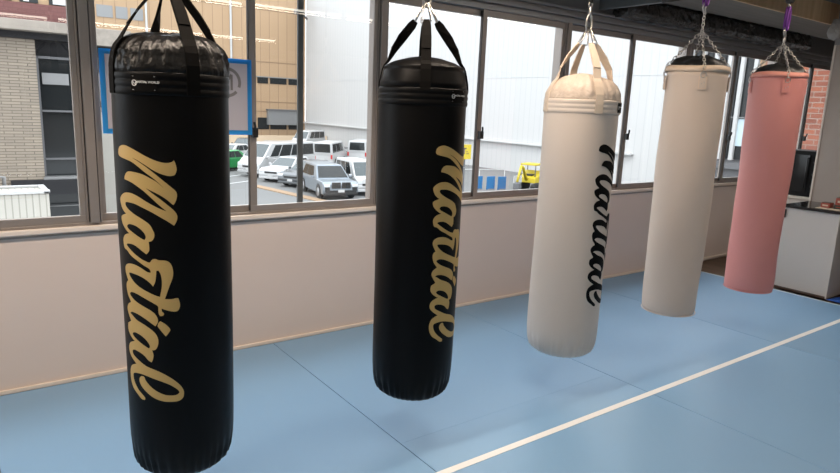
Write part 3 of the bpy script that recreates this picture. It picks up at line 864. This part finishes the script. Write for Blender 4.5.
# cream tiled building close by on the left
tb = empty('tiled_building', (0, 12, G))
z = lambda v: v-G
box('wall', TILE, -7, 1.16, 0, 3, 0, z(2.48), tb)
box('wall', CONCD, 1.16, 1.95, .25, 3, 0, z(2.48), tb)
box('eave_slab', CONC, -7, 2.0, -.35, 3, z(2.50), z(2.66), tb, .01)
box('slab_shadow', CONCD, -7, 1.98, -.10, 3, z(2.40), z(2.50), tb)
box('upper_wall', MAROON, -7, 2.0, -.05, 3, z(2.66), z(2.935), tb)
box('spandrel', CONCD, .68, 1.95, -.12, .25, z(-.05), z(.19), tb)
box('sill', GREYM, 1.14, 1.95, -.06, .25, z(.19), z(.23), tb)
w = box('window', DGLASS, 1.19, 1.93, .16, .18, z(.23), z(2.14), tb)
box('frame', GREYD, 1.17, 1.20, .10, .2, z(.2), z(2.16), w); box('frame', GREYD, 1.19, 1.93, .10, .2, z(2.12), z(2.16), w)
box('frame', GREYD, 1.19, 1.93, .10, .17, z(.50), z(.53), w); box('frame', GREYD, 1.19, 1.93, .10, .17, z(1.28), z(1.31), w)
box('blind', GREYM, 1.24, 1.62, .13, .155, z(1.72), z(1.90), w)
box('door_panel', DGLASS, 1.16, 1.95, .2, .22, z(-1.6), z(-.07), tb)
MB().tube([(1.18, .05, z(-.27)), (1.93, .05, z(-.27))], .009).build('rail', GREYM, tb)
box('bracket', GREYM, 1.55, 1.62, -.02, .1, z(-.02), z(.02), tb)
for x0, x1 in ((-6, -.2), (-.05, .2), (.45, .9), (1.0, 1.25), (1.4, 1.9)):
    ww = box('window', DGLASS, x0, x1, .0, .03, z(2.95), z(4.2), tb); box('curtain', OUTW, x0+.05, (x0+x1)/2, -.02, 0, z(2.96), z(4.2), ww)
box('top_wall', TAN, -7, 2.0, .03, 3, z(2.935), z(4.6), tb)
tag(tb, 'cream tiled building with dark windows and maroon band, outside at far left', 'building')
ub = empty('storage_shed', (0, 7.5, G))
MB().box(-3.5, .75, 0, .52, 0, z(.575)).build('panel', BOXW, ub, .01)
MB().box(-3.5, .76, -.02, .05, z(.575), z(.61)).box(-3.5, .70, .48, .54, z(.575), z(.60)).box(.70, .76, -.02, .54, z(.575), z(.60)).build('rim', OUTW, ub, .006)
MB().tube([(.40, .62, z(.4)), (.40, .62, z(.68)), (.3, .62, z(.69))], .02).build('vent_pipe', GREYM, ub)
tag(ub, 'white corrugated box structure in front of the tiled building', 'shed')
cw = empty('cream_wall', (2.2, 14, G)); MB().box(0, .95, 0, .4, 0, z(1.25)).build('wall', CREAMW, cw, .01)
MB().box(-.02, .97, -.02, .42, z(1.25), z(1.33)).build('coping', CONC, cw)
tag(cw, 'narrow cream rendered wall end seen left of the nearest bag', 'wall')
ch = empty('concrete_house', (6.2, 42, G))
MB().box(0, 2.5, 0, 4, 0, z(4.3)).build('wall', CONCD, ch); MB().box(-.2, 2.7, -.8, 4.2, z(4.3), z(5.25)).build('parapet', CONC, ch, .03)
for k in range(2): box('window', GREYD, .35+1.05*k, 1.1+1.05*k, -.04, 0, z(1.2), z(2.8), ch)
tag(ch, 'weathered concrete canopy building beneath the beige block', 'building')

# beige panelled office block
tn = empty('beige_building', (0, 78.2, G))
box('wall', TAN, 4, 37.97, 0, 12, 0, z(15.5), tn)
for zz in (1.45, .25, 6.35, 12.6):
    box('joint', TANJ, 4, 37.2, -.03, 0, z(zz), z(zz)+.09, tn)
for x in (18.5, 28.1): box('downpipe', OUTW, x-.10, x+.10, -.18, 0, z(-2), z(15.5), tn)
for j, (z0_, z1_, xs) in enumerate(((3.76, 4.5, [(19.5, 22.3), (22.6, 25.6), (25.9, 28.0), (28.6, 31.1), (31.4, 32.8), (33.1, 35.3), (35.6, 37.1)]),
                                    (-1.95, .02-.5, [(29.2, 31.1), (31.4, 32.9), (33.1, 35.3), (35.6, 37.1)]),
                                    (9.75, 11.0, [(10, 13.1), (13.5, 15.1), (15.4, 16.6), (16.9, 18.2)]))):
    for x0, x1 in xs: box('window', DGLASS if j != 2 else GREYM, x0, x1, -.06, 0, z(z0_), z(z1_), tn)
box('ledge', GREYM, 28, 37.1, -.14, 0, z(4.5), z(4.62), tn)
lv = box('louvre_box', GREYM, 32.6, 36.9, -.6, 0, z(-1.35), z(.45), tn); box('louvre_hood', GREYD, 32.5, 37, -.75, 0, z(.45), z(.62), lv)
box('low_wall', mat('buff_wall', (.55, .42, .29), .8), 18, 37.9, -6.4, -6.0, 0, 1.0, tn)
tag(tn, 'beige panelled office block with window bands behind the car park', 'building')
# big white windowless building
wb = empty('white_building', (38, 24, G))
box('wall', WHB, 0, 18, 0, 54.15, 0, z(15.0), wb)
box('seam', mat('seam_grey', (.42, .43, .44), .6), -.02, 0, 0, 53.9, z(4.33), z(4.38), wb)
box('canopy', OUTW, -.35, 0, 3, 54, 2.35, 2.47, wb)
MB().box(-.12, 0, 8, 8.12, 0, 2.4).build('pipe', OUTW, wb)
tag(wb, 'large windowless white panelled building filling the middle windows', 'building')
# floodlight arm at its top left corner
fl = empty('floodlight', (37.6, 77, 8.5+3.5)); MB().tube([(0, 0, 0), (-1.2, -1, .5)], .12).build('arm', GREYD, fl); box('lamp_head', GREYD, -2.1, -1.0, -1.5, -.6, .3, .9, fl)
tag(fl, 'dark floodlight on the corner of the white building', 'floodlight')
# striped glass building
sb = empty('striped_building', (38, 17.5, G))
box('wall', GREYD, .3, 10, 0, 6.3, 0, 14, sb)
for y0 in (.2, 1.05, 1.9, 2.75, 3.6, 4.45, 5.3): box('window', DGLASS, .2, .3, y0+.22, y0+.8, z(-.7), 13, sb)
for y0 in (.15, .95, 1.75, 2.55, 3.35, 4.20, 5.05, 5.85): box('fin', OUTW, -.02, .3, y0, y0+.22, z(-.75), 13.5, sb)
box('rail', GREYM, .05, .12, 0, 6.3, z(1.75), z(1.82), sb); box('parapet', GREYD, .0, .3, 0, 6.3, z(-1.3), z(-.9), sb)
for y0 in (1.9, 3.6): box('blind', mat('pale_blind', (.45, .55, .60), .5), .16, .2, y0+.22, y0+.8, z(.1), z(1.7), sb)
tag(sb, 'building with tall white fins over dark glass, right of the white block', 'building')
bk = empty('brick_building', (18, 2.0, G))
box('wall', BRICK, 0, 6, 0, 6.9, 0, 9, bk)
box('corner_trim', TAN, .02, 6, 6.9, 7.08, 0, 9, bk)
w = box('window', DGLASS, -.02, 0, 1.5, 3.5, z(.4), z(1.9), bk)
tag(bk, 'orange brick building outside the farthest right windows', 'building')
rf = empty('low_outbuilding', (30, 15.4, G)); box('wall', CREAMW, 0, 2.5, 0, 2.0, 0, 1.3, rf); box('roof', GREYM, -.2, 2.7, -.2, 2.2, 1.3, 1.45, rf)
for k in range(3): box('opening', mat('wood_opening', (.35, .20, .10), .7), -.02, 0, .2+.62*k, .6+.62*k, .2, 1.0, rf)
tag(rf, 'low buff outbuilding below the white finned building', 'building')

# ------------------------------------------------------------ vehicles
def wheel(parent, x, y, r):
    s = 1 if y > 0 else -1
    X = Matrix.Translation((x, y, r)) @ Matrix.Rotation(-s*pi/2, 4, 'X')
    o = MB().lathe([(r*.6, -.10), (r*.96, -.10), (r, -.07), (r, .07), (r*.96, .10), (r*.62, .10)], 24).build('wheel', TYRE, parent, xf=X)
    m = MB().lathe([(r*.62, .06), (r*.60, .105), (r*.15, .11), (.01, .11)], 20)
    for k in range(5):
        a = 2*pi*k/5
        m.box(-.02, .02, -.02, .02, .105, .115)
    m.build('rim', RIM, o, xf=X)
def car(x, y, head, kind, paint, lab, name='car'):
    """x forward, y left; origin under the middle"""
    C_ = empty(name, (x, y, G), rad(head))
    K = dict(
        van=dict(L=4.9, w=.86, h=1.98, belt=1.08, lo=.30, hood=(2.05, .78, 1.02), cb=(-2.42, 1.98), ct=(-2.36, 1.15), r=.33, ax=(-1.35, 1.45), tw=.76, wins=((-2.2, -1.0), (-.9, .35), (.45, 1.35)), slide=1),
        bus=dict(L=6.0, w=.96, h=2.25, belt=1.25, lo=.32, hood=(2.55, .85, 1.15), cb=(-2.98, 2.55), ct=(-2.9, 1.65), r=.34, ax=(-1.7, 1.85), tw=.86, wins=((-2.75, -1.5), (-1.45, -.2), (-.1, 1.05), (1.15, 1.95)), slide=1),
        kei=dict(L=3.4, w=.74, h=1.9, belt=1.02, lo=.26, hood=(1.45, .72, .98), cb=(-1.68, 1.38), ct=(-1.62, .72), r=.28, ax=(-1.1, 1.15), tw=.64, wins=((-1.5, -.75), (-.65, .05), (.15, .85)), slide=0),
        suv=dict(L=4.8, w=.97, h=1.70, belt=1.02, lo=.32, hood=(.95, .86, 1.0), cb=(-2.25, 1.15), ct=(-1.85, .25), r=.38, ax=(-1.45, 1.45), tw=.72, wins=((-1.75, -.85), (-.78, .0), (.06, .55)), slide=0),
        sedan=dict(L=4.5, w=.88, h=1.46, belt=.92, lo=.24, hood=(.85, .74, .90), cb=(-1.95, 1.05), ct=(-1.2, .1), r=.32, ax=(-1.35, 1.38), tw=.64, wins=((-1.45, -.62), (-.55, .15), (.2, .6)), slide=0))[kind]
    L, w, h, bt, lo = K['L']/2, K['w'], K['h'], K['belt'], K['lo']
    hx, hz0, hz1 = K['hood']
    # lower body: side profile with wheel arches
    prof = [(-L, lo+.12), (-L+.06, bt-.12), (K['cb'][0], bt), (hx, bt), (L-.35 if L-.35 > hx else L-.08, hz1-.02), (L-.06, hz0), (L, lo+.25), (L-.08, lo)]
    for ax in reversed(K['ax']):
        R_ = K['r']*1.15
        prof += [(ax+R_, lo)]
        for k in range(1, 8):
            a = pi*k/8
            prof.append((ax+R_*cos(a), lo+ (R_*.98+K['r']-lo)*sin(a)))
        prof += [(ax-R_, lo)]
    prof += [(-L+.06, lo)]
    MB().prism(prof, -w, w, 'y').build('body', paint, C_, .05)
    MB().box(-L+.5, L-.5, -w+.22, w-.22, lo-.10, lo+.5).build('underbody', TYRE, C_)
    # cabin
    b0, b1 = K['cb']; t0, t1 = K['ct']; tw = K['tw']
    V = [(b0, -w+.02, bt-.03), (b1, -w+.02, bt-.03), (b1, w-.02, bt-.03), (b0, w-.02, bt-.03), (t0, -tw, h), (t1, -tw, h), (t1, tw, h), (t0, tw, h)]
    MB().add(V, [(0, 1, 2, 3), (4, 7, 6, 5), (0, 4, 5, 1), (1, 5, 6, 2), (2, 6, 7, 3), (3, 7, 4, 0)]).build('cabin', paint, C_, .06)
    def face(i0, i1, i2, i3, u0, u1, v0, v1, off):
        A, B_, C2, D2 = [Vector(V[i]) for i in (i0, i1, i2, i3)]
        def P(u, v): return (A*(1-u)+B_*u)*(1-v)+(D2*(1-u)+C2*u)*v
        n_ = (B_-A).cross(D2-A).normalized()*off
        q = [P(u0, v0), P(u1, v0), P(u1, v1), P(u0, v1)]
        return MB().add([p+n_ for p in q]+[p-n_*.5 for p in q], [(0, 1, 2, 3), (7, 6, 5, 4), (0, 4, 5, 1), (1, 5, 6, 2), (2, 6, 7, 3), (3, 7, 4, 0)])
    face(1, 2, 6, 5, .05, .95, .12, .90, .012).build('windscreen', CGLASSL if paint is not CARB else CGLASS, C_)
    face(3, 0, 4, 7, .10, .90, .16, .86, .012).build('rear_window', CGLASS, C_)
    for s in (0, 1):
        for a, b in K['wins']:
            ua, ub = (a-b0)/(b1-b0), (b-b0)/(b1-b0)
            if s: face(2, 3, 7, 6, 1-ub, 1-ua, .14, .86, .012).build('side_window', CGLASS, C_)
            else: face(0, 1, 5, 4, ua, ub, .14, .86, .012).build('side_window', CGLASS, C_)
    # front
    gz = lo+.30
    g = MB()
    if kind == 'suv':
        g.box(L-.05, L+.02, -.52, -.03, gz+.04, gz+.36).box(L-.05, L+.02, .03, .52, gz+.04, gz+.36).box(L-.06, L+.015, -.85, .85, lo+.0, lo+.24).box(L-.10, L+.012, -.88, -.62, lo+.2, gz+.10).box(L-.10, L+.012, .62, .88, lo+.2, gz+.10)
    else:
        g.box(L-.05, L+.01, -w*.5, w*.5, gz+.02, gz+.14)
    g.build('grille', BLACKP, C_, .02)
    MB().box(L-.12, L+.02, -w+.03, w-.03, lo-.02, lo+.12).build('bumper', BLACKP if kind == 'suv' else paint, C_, .03)
    for s in (-1, 1):
        MB().box(L-.22, L-.01, s*(w-.20)-.16, s*(w-.20)+.16, gz+.10, gz+.24+(.1 if kind in ('van', 'kei', 'bus') else 0)).build('headlight', LAMPG, C_, .03)
        MB().box(-L-.01, -L+.08, s*(w-.09)-.07, s*(w-.09)+.07, bt-.38, bt-.05).build('tail_lamp', LAMPR, C_, .02)
        MB().box(b1-.42, b1-.30, s*(w+.10)-.09, s*(w+.10)+.09, bt+.02, bt+.16).build('mirror', paint, C_, .03)
    MB().box(L+.012, L+.028, -.17, .17, lo+.13, lo+.27).build('number_plate', OUTW, C_)
    MB().box(-L-.02, -L+.03, -.17, .17, lo+.25, lo+.40).build('number_plate', OUTW, C_)
    for ax in K['ax']:
        for s in (-1, 1): wheel(C_, ax, s*(w-.09), K['r'])
    tag(C_, lab, name if name in ('van', 'minibus') else 'car')
    return C_
car(16.67, 31.5, -100, 'suv', CARB, 'silver blue sport utility car with black double grille parked in front')
car(18.8, 31.9, -97, 'kei', CARW, 'small boxy white van parked right beside the silver blue car', 'van')
car(17.85, 36.1, -147, 'sedan', CARD, 'dark grey hatchback half hidden behind the grey post')
car(17.7, 38.8, -145, 'sedan', CARW, 'white hatchback in front of the long white minibus')
car(18.31, 41.9, -155, 'bus', CARW, 'long white minibus with a row of dark side windows', 'minibus')
car(15.3, 45.0, -152, 'sedan', CARG, 'bright green car at the left end of the parked row')
car(18.2, 51.0, -150, 'sedan', CARW, 'white car behind the green car, left of the window post')
car(22.2, 58.7, -120, 'sedan', CARK, 'black car behind the green car near the beige building')
car(23.3, 54.5, -105, 'sedan', CARW, 'white saloon in the back row before the beige building')
car(32.0, 65.0, -145, 'van', CARW, 'white van with dark windows at the back, beside the grey post', 'van')
car(25.1, 47.0, 47, 'van', CARW, 'white van showing its rear window, behind the silver blue car', 'van')
car(29.4, 48.9, 47, 'van', CARW, 'white van showing its rear window, farther right by the broad window post', 'van')
car(24.5, 35.0, -100, 'sedan', CARW, 'white car below the yellow sign')

# kerb strip and bay lines
o = MB().box(-.28, .28, -7, 4.5, 0, .05).build('kerb_strip', ORANGE); o.location = (14.9, 31.8, G); o.rotation_euler = (0, 0, rad(8)); tag(o, 'pale orange kerb strip along the parking bays', 'kerb')
for k, (x0, y0) in enumerate(((13.2, 37.6), (13.4, 40.6), (19.6, 27.6))):
    o = MB().box(-2.5, 2.5, -.07, .07, 0, .012).build('bay_line', OUTW); o.location = (x0, y0, G); o.rotation_euler = (0, 0, rad(30 if k < 2 else 84))
    tag(o, ['white bay line on the asphalt below the hatchback', 'white bay line on the asphalt below the minibus', 'white bay line beside the silver blue car'][k], 'bay line')
# things by the white building
ys = empty('yellow_sign', (24.2, 29.1, G)); MB().box(-.05, .80, -.05, .05, 2.08, 2.95).build('board', YEL, ys, .01)
MB().box(.30, .40, -.03, .03, 0, 2.1).build('post', GREYD, ys)
text_mesh('T', .5, 0, 'sign_text', BROWNC, ys, lambda x_, y_, z_: (x_+.27, -.055, y_+2.55), .02)
MB().box(.42, .62, -.056, -.052, 2.38, 2.43).box(.42, .55, -.056, -.052, 2.5, 2.55).build('sign_strokes', BROWNC, ys)
tag(ys, 'yellow roadside sign seen right of the second black bag', 'sign')
for k, (x0, y0, lab_) in enumerate(((26.9, 30.4, 'blue panel leaning left of the two others'), (27.7, 30.1, 'blue panel in the middle of three'), (28.4, 29.8, 'blue panel nearest the white notice board'))):
    o = MB().box(-.34, .34, -.03, .03, 0, .85).build('blue_panel', BLUP, None, .01); o.location = (x0, y0, G); tag(o, lab_+' outside the window', 'panel', 'blue panels outside')
    MB().box(-.28, .28, -.05, .05, -.0, .06).build('foot', GREYM, o)
nb = empty('notice_board', (28.9, 28.9, G)); MB().box(-.35, .35, -.03, .03, .55, 1.0).build('board', OUTW, nb, .01); MB().box(-.3, -.25, -.03, .03, 0, .55).box(.25, .3, -.03, .03, 0, .55).build('post', GREYM, nb)
tag(nb, 'small white board on legs outside, beside the blue panels', 'board')
# yellow mini excavator
ex = empty('excavator', (30.4, 29.2, G), rad(200))
for s in (-1, 1):
    tr_ = MB().prism([(-.9, .15), (-.75, 0), (.75, 0), (.9, .15), (.9, .32), (.75, .45), (-.75, .45), (-.9, .32)], s*.55-.16, s*.55+.16, 'y').build('track', TYRE, ex, .03)
MB().prism([(-.9, .5), (.7, .5), (.7, .85), (.2, .95), (-.5, 1.25), (-.9, 1.15)], -.6, .6, 'y').build('house', YEL, ex, .05)
MB().box(-.05, .35, -.25, .25, .9, 1.05).build('seat', BLACKP, ex, .03)
MB().box(-.6, .55, -.55, .55, 1.62, 1.72).build('canopy', YEL, ex, .02)
for sx, sy in ((-.5, -.5), (-.5, .5), (.5, -.5), (.5, .5)): MB().tube([(sx, sy, .85), (sx, sy, 1.64)], .035).build('canopy_post', GREYD, ex)
MB().tube([(.7, 0, .7), (1.35, 0, 1.55), (1.6, 0, 1.6)], .10).build('boom', YEL, ex)
MB().tube([(1.6, 0, 1.65), (2.05, 0, .65)], .08).build('dipper_arm', YEL, ex)
MB().prism([(1.9, .6), (2.2, .55), (2.2, .2), (1.95, .12), (1.75, .3)], -.2, .2, 'y').build('bucket', GREYD, ex, .02)
tag(ex, 'yellow mini excavator outside, left of the cream bag', 'excavator')
hb = empty('handrail_fence', (25.5, 34.0, G))
MB().tube([(0, 0, 1.0), (5.2, -2.0, 1.0)], .03).build('top_rail', OUTW, hb)
for k in range(4): MB().tube([(k*1.73, -k*.665, 0), (k*1.73, -k*.665, 1.0)], .025).build('post', OUTW, hb)
tag(hb, 'white handrail fence in front of the white building', 'fence')
